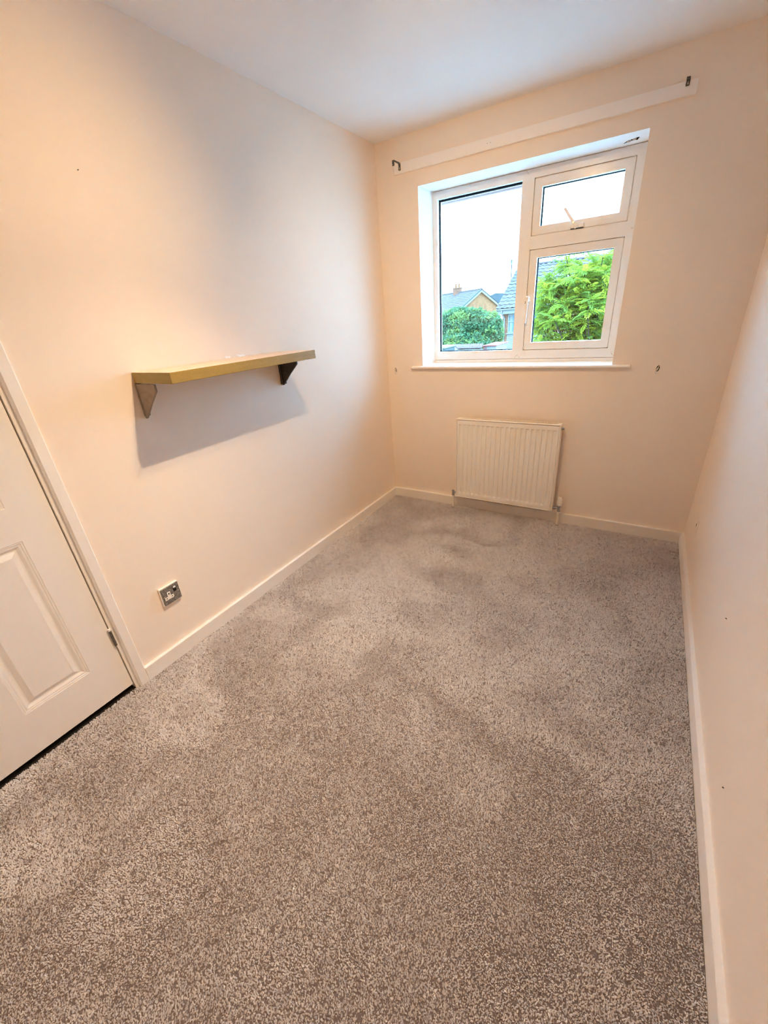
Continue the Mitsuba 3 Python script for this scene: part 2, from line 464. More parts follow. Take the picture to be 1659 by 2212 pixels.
obj('handle', cat(bar((1.2235, 1.806), (1.1505, 1.906), .0085, .0060, FY - .026, FY - .013), bar((1.2255, 1.804), (1.2085, 1.829), .013, .011, FY - .016, FY - .004)), 'mat_handle', s1, 'white lever of the top light')
obj('screw', bar((1.209, 1.826), (1.203, 1.834), .0055, .0055, FY - .0275, FY - .025), 'mat_steel', s1)
obj('painted_shadow', bx(1.190, 1.260, FY - .0075, FY + .002, 1.7985, 1.8015, .0005), 'mat_gasket', s1)  # dark strip standing in for the shadow under the handle base
obj('handle', cat(bx(.967, .987, FY - .014, FY + .006, 1.437, 1.472, .004), prism([(.969, 1.462), (.984, 1.462), (.978, 1.315), (.968, 1.305), (.964, 1.31)], 'y', FY - .036, FY - .024), bx(.969, .984, FY - .034, FY - .010, 1.434, 1.464, .003)), 'mat_handle', s2, 'white lever of the side light')
obj('keyhole', bx(.9645, .9705, FY - .0335, FY - .018, 1.424, 1.440, .001), 'mat_black', s2, 'dark lock in the lever')

# sill board
sill = obj('sill', cat(bx(.214, 1.632, -.032, .004, 1.0515, 1.0675, .005), bx(WX0 - .0, WX1, .0, FY + .02, 1.0515, 1.0668, .001)), 'mat_sill', win, 'white painted window board')

# ------------------------------------------------------------------ door (closed, left wall)
dr_ = 'door_1'
labels[dr_] = {'kind': 'structure', 'label': 'closed white moulded panel door at the left edge'}
DA, DB, DZ0, DZT = -3.110, -2.3615, .021, 1.99
DXF, DXB = -.002, -.040
panels = []
yc = [(-2.701, -2.4765), (-2.995, -2.771)]
zc = [(.2015, .8150), (.935, 1.545), (1.655, 1.865)]
slab = man(bx(DXB, DXF, DA, DB, DZ0, DZT, .0015))
for y0, y1 in yc:
    for z0, z1 in zc:
        slab = slab - mbox(DXF - .014, DXF + .05, y0, y1, z0, z1)
obj('leaf', M(slab), 'mat_door', dr_)
PROF = [(0, 0), (.002, -.0016), (.007, -.0020), (.009, -.0036), (.015, -.0042), (.024, -.0092), (.029, -.0092), (.044, -.0020), (.0465, -.0012)]


def panel_mesh(y0, y1, z0, z1):
    v, f = [], []
    for o, dpt in PROF:
        v += [(DXF + dpt, y0 + o, z0 + o), (DXF + dpt, y1 - o, z0 + o), (DXF + dpt, y1 - o, z1 - o), (DXF + dpt, y0 + o, z1 - o)]
    for i in range(len(PROF) - 1):
        for j in range(4):
            k = (j + 1) % 4
            f += [[i * 4 + j, i * 4 + k, i * 4 + 4 + k], [i * 4 + j, i * 4 + 4 + k, i * 4 + 4 + j]]
    L = (len(PROF) - 1) * 4
    f += [[L, L + 1, L + 2], [L, L + 2, L + 3]]
    return trimesh.Trimesh(v, f, process=False)


for y0, y1 in yc:
    for z0, z1 in zc:
        obj('panel', panel_mesh(y0, y1, z0, z1), 'mat_door', dr_, 'raised moulded panel')
for hz in (.292, 1.75):
    parts = []
    for k in range(5):
        z0 = hz - .043 + k * .0172
        parts.append(tube([(.0045, -2.3600, z0 + .0006), (.0045, -2.3600, z0 + .0168)], .0052, 12))
    hk = obj('hinge', cat(*parts), 'mat_bracket_metal', dr_, 'steel butt hinge with worn paint')
    obj('paint', tube([(.0046, -2.3600, hz + .036), (.0046, -2.3600, hz + .0445)], .0060, 12), 'mat_gloss', hk)
# frame: lining and architrave
obj('lining', cat(bx(-.12, .0015, -2.3575, -2.3385, -.012, 2.012, .001), bx(-.12, .0015, -3.135, -3.114, -.012, 2.012, .001), bx(-.12, .0015, -3.135, -2.339, 1.994, 2.012, .001)), 'mat_gloss', dr_, 'white door lining')
AO, AI, AT = -2.301, -2.3425, .0165


def arch(y_out, y_in, z0, z1):
    return prism([(0, y_out), (AT - .004, y_out), (AT, y_out - math.copysign(.004, y_out - y_in)), (AT, y_in + math.copysign(.006, y_out - y_in)), (AT - .006, y_in), (0, y_in)], 'z', z0, z1)


struct('trim_1', cat(arch(AO, AI, -.008, 2.045), arch(-3.172, -3.130, -.008, 2.045), bx(0, AT, -3.172, AO, 2.003, 2.045, .003)), 'mat_gloss', 'white architrave around the door')

# ------------------------------------------------------------------ shelf
sh = 'shelf'
labels[sh] = {'label': 'gold brown wooden wall shelf on two triangular brackets, on the left wall', 'category': 'shelf'}
SY0, SY1, SX, SZ1, SZ0 = -1.938, -1.125, .250, 1.2885, 1.2485
obj('board', bx(.0005, SX, SY0, SY1, SZ0, SZ1 - .0008, .0012), 'mat_shelf', sh)
obj('top_sheet', bx(.0005, SX - .0008, SY0 + .0008, SY1 - .0008, SZ1 - .0009, SZ1, .0003), 'mat_shelf_top', sh, 'paler thin sheet on top')  # top sheet coloured paler than the board below


def brk(y0, y1, tp, m, lab, notch):
    tri = [(.0005, tp), (.128, tp), (.128, tp - .026), (.066, tp - .079), (.020, tp - .124), (.006, tp - .136), (.0005, tp - .134)]
    k = obj('bracket', prism(tri, 'y', y0, y1), m, sh, lab)
    return k


b1 = brk(-1.9375, -1.9295, 1.2445, 'mat_bracket_brown', 'brown triangular bracket', .0)
b2 = brk(-1.1430, -1.1350, 1.2482, 'mat_bracket_dark', 'near black triangular bracket', .0)
obj('wall_plate', bx(.0004, .012, -1.155, -1.118, 1.118, 1.248, .002), 'mat_bracket_dark', b2, 'dark strip screwed to the wall')
obj('wall_plate', bx(.0004, .006, -1.9420, -1.915, 1.118, 1.2475, .002), 'mat_bracket_brown', b1)

# ------------------------------------------------------------------ socket outlet on the left wall
so = 'wall_socket'
labels[so] = {'label': 'single socket outlet with a dark speckled metal plate low on the left wall', 'category': 'socket'}
sy0, sy1, sz0, sz1 = -2.128, -2.0425, .2895, .377
obj('back_box', bx(.0003, .0125, sy0 - .0025, sy1 + .0025, sz0 - .0025, sz1 + .003, .002), 'mat_plastic', so, 'white plastic box edge')
obj('faceplate', bx(.0125, .0165, sy0, sy1, sz0, sz1, .0025), 'mat_nickel', so, 'dark speckled metal plate')
cy, cz = -2.098, .333
# T shaped white insert with three slots
ins = man(cat(bx(.0155, .0176, cy - .006 - .0, cy + .009, cz - .014, cz + .018, .0005))) + man(bx(.0155, .0176, cy - .0215, cy + .0215, cz - .0195, cz - .004, .0005))
slots = mbox(.015, .02, cy - .0018, cy + .0042, cz + .003, cz + .0125) + mbox(.015, .02, cy - .0165, cy - .0095, cz - .0135, cz - .009) + mbox(.015, .02, cy + .0095, cy + .0165, cz - .0135, cz - .009)
obj('insert', M(ins - slots), 'mat_plastic', so, 'white plastic insert')
obj('pin_hole', cat(bx(.0152, .0168, cy - .003, cy + .0055, cz + .002, cz + .0135, .0003), bx(.0152, .0168, cy - .018, cy - .008, cz - .015, cz - .008, .0003), bx(.0152, .0168, cy + .008, cy + .018, cz - .015, cz - .008, .0003)), 'mat_black', so)
obj('switch_surround', bx(.0160, .0172, -2.0725, -2.0575, .3365, .3665, .0008), 'mat_black', so, 'black switch surround')
obj('switch', prism([(.0165, .342), (.0175, .342), (.0205, .356), (.0165, .356)], 'y', -2.0705, -2.0595), 'mat_black', so, 'black rocker switch')
obj('switch_highlight', prism([(.0165, .3562), (.0206, .3562), (.0215, .3635), (.0165, .3640)], 'y', -2.0705, -2.0595), 'mat_plastic', so, 'upper end of the switch, white as a painted highlight')  # highlight on the black rocker, made as a white end piece
for yy_ in (-2.1195, -2.051):
    obj('screw', tube([(.0160, yy_, .333), (.0175, yy_, .333)], .0028, 12), 'mat_steel', so)

# ------------------------------------------------------------------ radiator
ra = 'radiator'
labels[ra] = {'label': 'white fluted panel radiator on the wall under the window', 'category': 'radiator'}
RX0, RX1, RZ0, RZ1, RYF, RYB = .6022, 1.3111, .1126, .7190, -.100, -.040
# front panel with 20 pressed flutes
nfl = 20
xs_c = np.linspace(.6345, 1.2745, nfl)
xs = [.612]
for c in xs_c:
    xs += [c - .0125, c - .0105, c - .0075, c, c + .0075, c + .0105, c + .0125]
xs += [1.3005]
xs = np.unique(np.round(np.array(xs), 5))
zs = np.array([.1215, .1435, .1455, .1475, .1500, .1560, .1620, .40, .6690, .6745, .6775, .6805, .6820, .7100])


def flute(x, z):
    dx = np.min(np.abs(x[:, None] - xs_c[None, :]), 1)
    a = np.clip((.0125 - dx) / .005, 0, 1)
    a = a * a * (3 - 2 * a)
    b = np.clip((z - .1440) / .016, 0, 1) * np.clip((.6815 - z) / .006, 0, 1)
    return a[:, None] * b[None, :] if False else a, b


A, _ = flute(xs, zs)
Bz = np.clip((zs - .1440) / .016, 0, 1) * np.clip((.6815 - zs) / .007, 0, 1)
Yv = RYF + .0015 + .0065 * (A[:, None] * Bz[None, :])
vv = np.stack([np.broadcast_to(xs[:, None], Yv.shape), Yv, np.broadcast_to(zs[None, :], Yv.shape)], -1).reshape(-1, 3)
ff = []
nzs = len(zs)
for i in range(len(xs) - 1):
    for j in range(nzs - 1):
        a = i * nzs + j
        ff += [[a, a + nzs, a + nzs + 1], [a, a + nzs + 1, a + 1]]
fp = trimesh.Trimesh(vv, ff, process=False)
obj('front_panel', fp, 'mat_radiator', ra, smooth=25)
obj('panel_body', bx(.612, 1.3005, RYF + .010, RYF + .024, .1215, .7100, .001), 'mat_radiator', ra)
for x0, x1 in ((RX0, .6105), (1.3020, RX1)):
    obj('side_panel', bx(x0, x1, RYF - .001, RYB, RZ0 + .001, RZ1, .003), 'mat_radiator', ra)
obj('bottom_edge', bx(.6105, 1.3020, RYF - .0005, RYF + .012, RZ0, .1198, .002), 'mat_radiator', ra)
gm = man(bx(RX0 + .0005, RX1 - .0005, RYF - .0005, RYB, .7122, RZ1, .002))
nsl = 46
for x in np.linspace(.632, 1.281, nsl):
    gm = gm - m3.Manifold.hull_points(np.array([[x - .0048 + s * .003, y, z] for s, y in ((-1, -.083), (1, -.047)) for z in (.70, .73)] + [[x + .0048 + s * .003, y, z] for s, y in ((-1, -.083), (1, -.047)) for z in (.70, .73)]))
obj('grille', M(gm), 'mat_radiator', ra, 'slotted top grille')
fins = [bx(x - .0004, x + .0004, -.074, -.046, .16, .690, 0) for x in np.linspace(.63, 1.28, 44)]
obj('fins', cat(bx(.62, 1.292, -.0445, -.0435, .16, .69, 0), *fins), 'mat_radiator', ra)
for x in (.72, 1.19):
    obj('wall_bracket', bx(x - .02, x + .02, -.040, -.0005, .18, .66, .001), 'mat_steel', ra)
obj('bleed_valve', cat(tube([(1.311, -.062, .688), (1.322, -.062, .688)], .0095, 14), tube([(1.321, -.062, .688), (1.327, -.062, .688)], .006, 8)), 'mat_chrome', ra, 'chrome bleed valve')
# right: thermostatic valve
TX, TY = 1.352, -.060
tv = obj('valve_body', cat(lathe([(0, -.019), (.010, -.019), (.0105, -.014), (.008, -.010), (.008, .010), (.0125, .012), (.0125, .022), (0, .022)], (TX, TY, .126), 20), tube([(1.305, TY, .127), (1.326, TY, .127)], .0085, 16), tube([(1.325, TY, .127), (TX, TY, .127)], .0068, 16)), 'mat_chrome', ra, 'chrome valve body', smooth=35)
obj('nut', cat(tube([(1.317, TY, .127), (1.330, TY, .127)], .012, 6), lathe([(0, 0), (.0105, 0), (.012, .004), (.0105, .010), (0, .010)], (TX, TY, .102), 6)), 'mat_chrome', tv)
head = man(lathe([(0, 0), (.0135, 0), (.0175, .006), (.0185, .012), (.0185, .030), (.0155, .033), (.0145, .050), (.013, .060), (.009, .064), (0, .065)], (TX, TY, .148), 32))
for k in range(16):
    a = k * 2 * np.pi / 16
    s = mbox(.0150, .03, -.0016, .0016, 0, .010).rotate([0, 0, math.degrees(a)])
    head = head - s.translate([TX, TY, .148 + .0225])
    if k % 2 == 0:
        s2_ = mbox(.0120, .03, -.0014, .0014, 0, .009).rotate([0, 0, math.degrees(a)])
        head = head - s2_.translate([TX, TY, .148 + .048])
obj('thermostat_head', M(head), 'mat_plastic', ra, 'white slotted thermostatic head', smooth=30)
obj('head_core', lathe([(0, 0), (.0135, 0), (.0135, .030), (.011, .034), (.011, .058), (0, .058)], (TX, TY, .149), 20), 'mat_black', ra)
obj('pipe', tube([(TX, TY, -.0005), (TX, TY, .108)], .0078, 16), 'mat_pipe', ra, 'white painted pipe', smooth=30)
# left: lockshield valve
LX = .566
lv = obj('valve_body', cat(lathe([(0, -.017), (.009, -.017), (.0095, -.012), (.0075, -.008), (.0075, .012), (.010, .014), (.0085, .020), (0, .021)], (LX, TY, .124), 20), tube([(LX, TY, .128), (.61, TY, .128)], .0072, 16)), 'mat_chrome', ra, 'small chrome lockshield valve', smooth=35)
obj('nut', cat(tube([(.584, TY, .128), (.598, TY, .128)], .0115, 6), lathe([(0, 0), (.010, 0), (.0115, .004), (.010, .010), (0, .010)], (LX, TY, .102), 6)), 'mat_chrome', lv)
obj('pipe', tube([(LX, TY, -.0005), (LX, TY, .106)], .0072, 16), 'mat_pipe', ra, 'white painted pipe', smooth=30)

# ------------------------------------------------------------------ batten above the window and the two rail brackets
bt = obj('curtain_batten', prism([(.145, 2.214), (1.693, 2.2095), (1.693, 2.2605), (.1475, 2.2665)], 'y', -.020, .0), 'mat_batten')
tag(bt, 'long painted wooden batten on the wall above the window', 'batten')
for x in (.745, .762):
    obj('screw_hole', tube([(x, -.0204, 2.240), (x, -.018, 2.240)], .0016, 8), 'mat_black', bt)
for i, (x, lab) in enumerate(((.1875, 'dark metal curtain rail bracket on the left end of the batten'), (1.655, 'dark metal curtain rail bracket on the right end of the batten'))):
    k = key('rail_bracket') if i == 0 else 'rail_bracket_001'
    labels[k] = {'label': lab, 'category': 'curtain bracket', 'group': 'curtain rail brackets'}
    w, out, low, drop = (.0075, -.098, 2.2285, .029) if i == 0 else (.0075, -.052, 2.2420, .006)
    lug = man(bx(x - w, x + w, -.0225, -.0203, low, 2.2640, .0008)) - mbox(x - .0025, x + .0025, -.05, .0, low + .005, low + .012)
    obj('lug', M(lug), 'mat_bracket_metal', k)
    obj('arm', bx(x - w, x + w, out, -.0205, 2.2620, 2.2648, .0008), 'mat_bracket_metal', k)
    obj('tab', bx(x - w, x + w, out - .0015, out + .001, 2.2648 - drop, 2.2648, .0008), 'mat_bracket_metal', k)
    obj('screw', tube([(x, -.0235, low + .014), (x, -.0205, low + .014)], .0022, 10), 'mat_steel', k)

# wall plugs left in the torn holes
for i, (px_, pz_) in enumerate(PLUGS):
    t = .22 - .5 * i
    k = obj('wall_plug', cat(tube([(px_ - .004 * math.cos(t), .012, pz_ - .006), (px_, -.002, pz_ + .0)], .0052, 10), prism(ragged(px_, pz_ + .0, .006, .032, 9 + i, 10, t), 'y', -.0025, .012)), 'mat_plaster')
    tag(k, ['white wall plug in a torn hole at the left of the window sill', 'white wall plug in a torn hole at the right of the window sill'][i], 'wall plug', 'wall plugs beside the sill')
    scar = prism(ragged(px_ - .003, pz_ - .024, .016, .014, 31 + i, 12), 'y', -.0012, .0)
    obj('scar', scar, 'mat_plaster', k)
k = obj('plaster_flake', cat(prism([(HX + .006, HY - .002), (HX + .022, HY - .004), (HX + .016, HY + .012), (HX + .002, HY + .008)], 'z', WZ1 - .004, WZ1 + .006), prism([(HX - .022, HY + .012), (HX - .004, HY + .004), (HX - .006, HY + .010)], 'z', WZ1 - .005, WZ1 + .004)), 'mat_plaster')
tag(k, 'loose flakes of plaster in the torn hole under the lintel', 'plaster flakes')

# small fixings
for (c, ax, lab) in (((.0, -1.8992, 1.9226), 1, 'tiny nail hole high on the left wall'), ((W, -1.3702, .4258), -1, 'tiny nail in the right wall nearer the window'), ((W, -1.8387, .2007), -1, 'tiny nail in the right wall close above the skirting')):
    off = 0.0 if ax > 0 else float(np.interp(0, [0, 1], [0, 0]))
    x0 = c[0] if ax > 0 else c[0] + (np.array(wav).reshape(ny, nz)[int(round((c[1] - YN + .1) / (.12 - YN) * (ny - 1))), int(round((c[2] + .1) / (H + .15) * (nz - 1)))] * min(1, max(0, (c[2] - .06) / .2)))
    k = obj('nail', cat(tube([(x0 - ax * .004, c[1], c[2]), (x0 + ax * .002, c[1], c[2])], .0016, 10), lathe([(0, 0), (.0022, 0), (.0022, .0008), (0, .001)], (x0 + ax * .0022, c[1], c[2]), 10)), 'mat_bracket_metal')
    tag(k, lab, 'nail')
xp = W - .001
k = 'blank_plate'
labels[k] = {'label': 'painted over blank plate low on the right wall near the window corner', 'category': 'blank plate'}
obj('plate', bx(W - .007, W + .006, -.432, -.346, .262, .348, .003), 'mat_wall', k)
obj('socket_hole', tube([(W - .0078, -.389, .305), (W - .004, -.389, .305)], .009, 14), 'mat_bracket_brown', k)

# ------------------------------------------------------------------ ceiling spotlight fitting (just above the picture)
la = 'ceiling_spotlight'
labels[la] = {'label': 'three headed ceiling spotlight at the middle of the ceiling, above the picture', 'category': 'ceiling light'}
LC = np.array([1.02, -1.62, H])
obj('base_plate', lathe([(0, 0), (.088, 0), (.09, -.006), (.084, -.018), (0, -.020)][::-1], tuple(LC + [0, 0, -.0005]), 36), 'mat_plastic', la)
for (off, aim, deep, lev) in (((-.055, .0, -.095), (.0, -2.15, 1.45), .040, LEV[0]), ((.035, .045, -.095), (.48, .0, 1.12), .043, LEV[1]), ((.03, -.055, -.095), (.70, -2.10, .0), .044, LEV[2])):
    c = LC + np.array(off)
    dv = np.array(aim) - c
    dv /= np.linalg.norm(dv)
    frame = trimesh.geometry.align_vectors([0, 0, 1], dv)
    frame[:3, 3] = c
    zb_ = .018 - deep - .008
    can = lathe([(.0, zb_ - .010), (.022, zb_ - .010), (.030, zb_ - .004), (.031, .018), (.0285, .018), (.0275, zb_), (.0, zb_)], (0, 0, 0), 28)
    can.apply_transform(frame)
    hk_ = obj('head', can, 'mat_black_metal', la, smooth=35)
    obj('arm', tube([tuple(LC + np.array([off[0], off[1], -.015])), tuple(c - dv * .040)], .006, 10), 'mat_plastic', la)
    ga = np.arange(28) * 2 * np.pi / 28
    disc = trimesh.Trimesh(np.vstack([[[0, 0, .018 - deep]], np.stack([.022 * np.cos(ga), .022 * np.sin(ga), 0 * ga + .018 - deep], 1)]), [[0, 1 + i, 1 + (i + 1) % 28] for i in range(28)], process=False)
    disc.apply_transform(frame)
    scene[hk_ + '__bulb'] = mikit.ply(disc, {'type': 'diffuse', 'reflectance': {'type': 'rgb', 'value': [.8, .8, .8]}}, emitter={'type': 'area', 'radiance': {'type': 'rgb', 'value': [float(x) * lev for x in (LAMP_FILL if lev == LEV[2] else LAMP)]}})
# ------------------------------------------------------------------ outside
GZ = -2.6                                # level of the gardens


def at(rx, rz, D):
    return np.array([CAM[0] + rx * D, CAM[1] + D, CAM[2] + rz * D])


def brick_fn(ca, cb, mortar, ax=0):
    def fn(p, n, uv):
        u = p.x * .8 + p.y * .6 if ax else p.x
        row = dr.floor(p.z / .075)
        uu = u / .225 + .5 * (row - 2 * dr.floor(row / 2))
        fu, fv = uu - dr.floor(uu), p.z / .075 - row
        m_ = dr.select((fu < .045) | (fv < .13), 1.0, 0.0)
        return mix(mix(ca, cb, mikit.cell_rand(dr.floor(uu), row, 3)), mortar, m_)
    return fn


mat('mat_brick', None, .9, .2, fn=brick_fn((.18, .055, .028), (.25, .08, .04), (.22, .13, .09)))
mat('mat_brick_far', None, .9, .2, fn=lambda p, n, uv: brick_fn((.24, .080, .030), (.30, .105, .042), (.26, .12, .065), 1)(p, n, uv) * (1 - .25 * smoothstep(.5, .75, fbm(p.x * 1.2 + p.y, p.z * .6, 2.0))))
mat('mat_white_out', (.20, .15, .125), .5, .3)
mat('mat_eaves', (.50, .33, .32), .5, .3)
mat('mat_lead', (.030, .026, .024), .6, .3)
for i, c in enumerate(((.080, .046, .043), (.069, .041, .040), (.094, .055, .051))):
    mat(f'mat_tile_{i}', c, .75, .3)
mat('mat_tile_far', None, .8, .3, fn=lambda p, n, uv: mix((.066, .037, .031), (.094, .051, .043), noise(p.x * 3, p.y * 3, p.z * 9)))
mat('mat_window_dark', (.10, .13, .15), .1, .6)
mat('mat_bright_paving', None, .9, .1, fn=lambda p, n, uv: mix((.26, .27, .25), (.33, .33, .31), fbm(p.x * 2, p.y * 2, 0.0)))  # pale grey paving out of view, brightened to bounce daylight indoors
mat('mat_hedge_inner', None, .9, .1, fn=lambda p, n, uv: mix((.085, .135, .060), (.105, .160, .074), noise(p.x * 11, p.y * 11, p.z * 11)))
mat('mat_bark', (.06, .035, .02), .9, .1)
mat('mat_corrugated', None, .8, .3, fn=lambda p, n, uv: mix((.12, .057, .049), (.17, .085, .072), noise(p.x * 9, p.y * 2, 0.0)))
mat('mat_red_paint', (.24, .04, .03), .5, .4)
mat('mat_pale_green', (.075, .072, .06), .6, .3)
mat('mat_hill', None, .95, .1, fn=lambda p, n, uv: mix((.050, .050, .050), (.038, .042, .040), noise(p.x * .25, p.z * .5, 1.0)))
for nm, c, tr in (('leaf_a', (.25, .28, .036), 1.1), ('leaf_b', (.35, .31, .030), 1.1), ('leaf_c', (.18, .225, .042), 1.0), ('hedge', (.095, .150, .068), .8), ('hedge_light', (.21, .25, .075), .9)):
    scene['mat_' + nm] = {'type': 'principledthin', 'base_color': {'type': 'rgb', 'value': list(c)}, 'roughness': .55, 'diff_trans': tr, 'spec_trans': 0.0}

gnd = trimesh.Trimesh([[-400, .6, GZ], [300, .6, GZ], [300, 420, GZ], [-400, 420, GZ]], [[0, 1, 2], [0, 2, 3]], process=False)
struct('ground', gnd, 'mat_bright_paving')

# our own eaves above the window
ev = obj('eaves', cat(bx(-.6, 2.8, WT + .008, .72, 2.172, 2.186, .001), bx(-.6, 2.8, .72, .742, 2.160, 2.36, .002)), 'mat_eaves')
tag(ev, 'white soffit and fascia of the eaves just outside the top of the window', 'eaves')
obj('gutter', prism([(.745, 2.24), (.745, 2.20), (.765, 2.178), (.80, 2.178), (.82, 2.20), (.82, 2.24), (.815, 2.24), (.815, 2.202), (.797, 2.184), (.768, 2.184), (.75, 2.203), (.75, 2.24)], 'x', -.6, 2.8), 'mat_eaves', ev)
obj('roof', prism([(WT + .008, 2.47), (.80, 2.25), (.80, 2.30), (WT + .008, 2.53)], 'x', -.6, 2.8), 'mat_tile_0', ev)

# ---- the near neighbouring house
nh = 'house'
labels[nh] = {'label': 'near brick house with a blue grey tiled roof and white cladding, behind the green tree', 'category': 'house'}
HX0, HX1 = -7.35, .24
EY, EZ, RY, RZ_ = 26.15, 1.34, 30.95, 3.96
WY = 26.52
obj('wall', cat(bx(-6.98, HX1 - .3, WY, WY + 8.2, GZ, 1.05, 0), prism([(WY, 1.05), (2 * RY - WY, 1.05), (RY, RZ_ - .12)], 'x', -6.98, HX1 - .3)), 'mat_brick', nh)
obj('roof_deck', cat(prism([(EY + .05, EZ - .03), (RY, RZ_ - .04), (RY, RZ_ - .10), (EY + .05, EZ - .09)], 'x', HX0 + .02, HX1 - .02), prism([(2 * RY - EY, EZ), (RY, RZ_), (RY, RZ_ - .10), (2 * RY - EY, EZ - .09)], 'x', HX0 + .02, HX1 - .02)), 'mat_tile_1', nh)
obj('fascia', bx(HX0 + .1, HX1 - .1, EY + .06, EY + .09, 1.02, 1.27, .003), 'mat_white_out', nh, 'white fascia board')
obj('soffit', bx(HX0 + .1, HX1 - .1, EY + .06, WY + .02, 1.02, 1.04, .002), 'mat_white_out', nh)
obj('gutter', prism([(EY - .06, 1.33), (EY - .06, 1.28), (EY - .03, 1.245), (EY + .02, 1.245), (EY + .055, 1.28), (EY + .055, 1.33), (EY + .045, 1.33), (EY + .045, 1.285), (EY + .015, 1.256), (EY - .025, 1.256), (EY - .05, 1.285), (EY - .05, 1.33)], 'x', HX0 + .05, HX1 - .05), 'mat_white_out', nh, 'white gutter')
obj('downpipe', tube([(-6.98, EY, 1.25), (-6.98, EY, 1.10), (-6.93, EY + .12, .95), (-6.86, WY - .06, .78), (-6.85, WY - .05, .6), (-6.85, WY - .05, GZ)], .045, 12), 'mat_white_out', nh, 'white swan neck downpipe', smooth=30)
obj('barge_board', prism([(EY, EZ - .24), (EY, EZ - .02), (RY, RZ_ - .02), (2 * RY - EY, EZ - .02), (2 * RY - EY, EZ - .24), (RY, RZ_ - .24)], 'x', HX0 + .03, HX0 + .06), 'mat_white_out', nh)
# window
wf = man(bx(-6.62, -3.7, WY - .05, WY + .03, -.14, 1.0, .005))
for a, b in ((-6.55, -5.95), (-5.87, -5.25), (-5.17, -4.5), (-4.42, -3.77)):
    wf = wf - mbox(a, b, WY - .2, WY + .2, .60, .92) - mbox(a, b, WY - .2, WY + .2, -.05, .52)
wk = obj('window', M(wf), 'mat_white_out', nh, 'white window with small top lights')
for a, b in ((-6.55, -5.95), (-5.87, -5.25), (-5.17, -4.5), (-4.42, -3.77)):
    for c, e in ((.60, .92), (-.05, .52)):
        obj('pane', bx(a, b, WY - .004, WY + .0, c, e, 0), 'mat_window_dark', wk)
        obj('curtain', bx(a + .05, a + .22, WY - .009, WY - .0045, c, e, 0), 'mat_white_out', wk)
obj('window_sill', bx(-6.70, -3.62, WY - .12, WY + .02, -.20, -.14, .008), 'mat_white_out', nh)
zb = -.205
while zb > -2.3:
    obj('cladding_board', prism([(WY - .012, zb), (WY - .045, zb - .112), (WY - .030, zb - .118), (WY + .01, zb - .118), (WY + .01, zb)], 'x', -6.64, -.9), 'mat_white_out', nh)
    zb -= .118
# roof tiles
nc, nr, tw = 23, 13, (HX1 - HX0) / 23
sl = math.hypot(RY - EY, RZ_ - EZ)
course = sl / nr
u = np.linspace(0, 1, 9)
zp = .030 * np.clip(np.cos((u - .22) * 2 * np.pi * .9), -.35, 1) + .012
tv_, tf_ = [], []
for s, lift in ((0, .028), (1, .0)):
    for a, b in zip(u, zp):
        tv_.append((a * tw, s * (course + .05), b + lift))
for a, b in zip(u, zp):
    tv_.append((a * tw, 0, b - .004))
n9 = len(u)
for i in range(n9 - 1):
    tf_ += [[i, i + 1, n9 + i + 1], [i, n9 + i + 1, n9 + i], [2 * n9 + i, 2 * n9 + i + 1, i + 1], [2 * n9 + i, i + 1, i]]
tile = trimesh.Trimesh(tv_, tf_, process=False)
tile_ply = [mikit.ply(tile, f'mat_tile_{i}') for i in range(3)]
pitch = math.degrees(math.atan2(RZ_ - EZ, RY - EY))
rg = np.random.default_rng(5)
for r in range(nr):
    for c in range(nc):
        s = r * course
        tf = T().translate([HX0 + c * tw + rg.normal(0, .003), EY + s * math.cos(math.radians(pitch)), EZ + s * math.sin(math.radians(pitch)) + rg.normal(0, .003)]).rotate([1, 0, 0], pitch)
        scene[key(nh + '__roof_tile')] = {**tile_ply[int(rg.integers(0, 3))], 'to_world': tf}
for c in range(17):
    x0 = HX0 + c * (HX1 - HX0) / 17
    a = np.linspace(0, np.pi, 9)
    sec = [(RY - .13 * math.cos(t), RZ_ - .02 + .10 * math.sin(t)) for t in a]
    obj('ridge_tile', prism(sec, 'x', x0 + .004, x0 + (HX1 - HX0) / 17 - .004), f'mat_tile_{c % 3}', nh)
# aerial on the gable end of the near roof
ae = 'tv_aerial'
labels[ae] = {'label': 'thin television aerial on a pole at the left end of the near roof', 'category': 'aerial'}
ax_, ay_ = -7.45, 29.6
obj('pole', tube([(ax_, ay_, 2.9), (ax_, ay_, 4.28)], .022, 8), 'mat_lead', ae)
obj('boom', tube([(ax_ - .05, ay_, 4.10), (ax_ + .14, ay_ - .62, 4.26)], .018, 8), 'mat_lead', ae)
for k in range(5):
    t = k / 4
    b = np.array([ax_ - .03 + .16 * t, ay_ - .6 * t, 4.11 + .15 * t])
    obj('element', tube([b + [-.15, .0, .03], b + [.15, .0, -.03]], .009, 6), 'mat_lead', ae)
obj('wall_arm', tube([(ax_, ay_, 3.0), (HX0 + .015, ay_, 3.0)], .02, 8), 'mat_lead', ae)

# ---- the far house, turned to the view
fh = 'house_001'
labels[fh] = {'label': 'far house with an orange brick gable and a chimney, beyond the hedge', 'category': 'house'}
apex = at(-.347, .0395, 50)
gdir, rdir = np.array([-.59, -.81, 0]), np.array([-.81, .59, 0])     # down the near slope; along the ridge, away
HW, RISE, RL = 2.95, 1.95, 9.0


def fp_(a, b, z):     # a along gable (near side +), b along ridge, z below the apex
    return apex + gdir * a + rdir * b + np.array([0, 0, z])


def hull(pts):
    return M(m3.Manifold.hull_points(np.array(pts)))


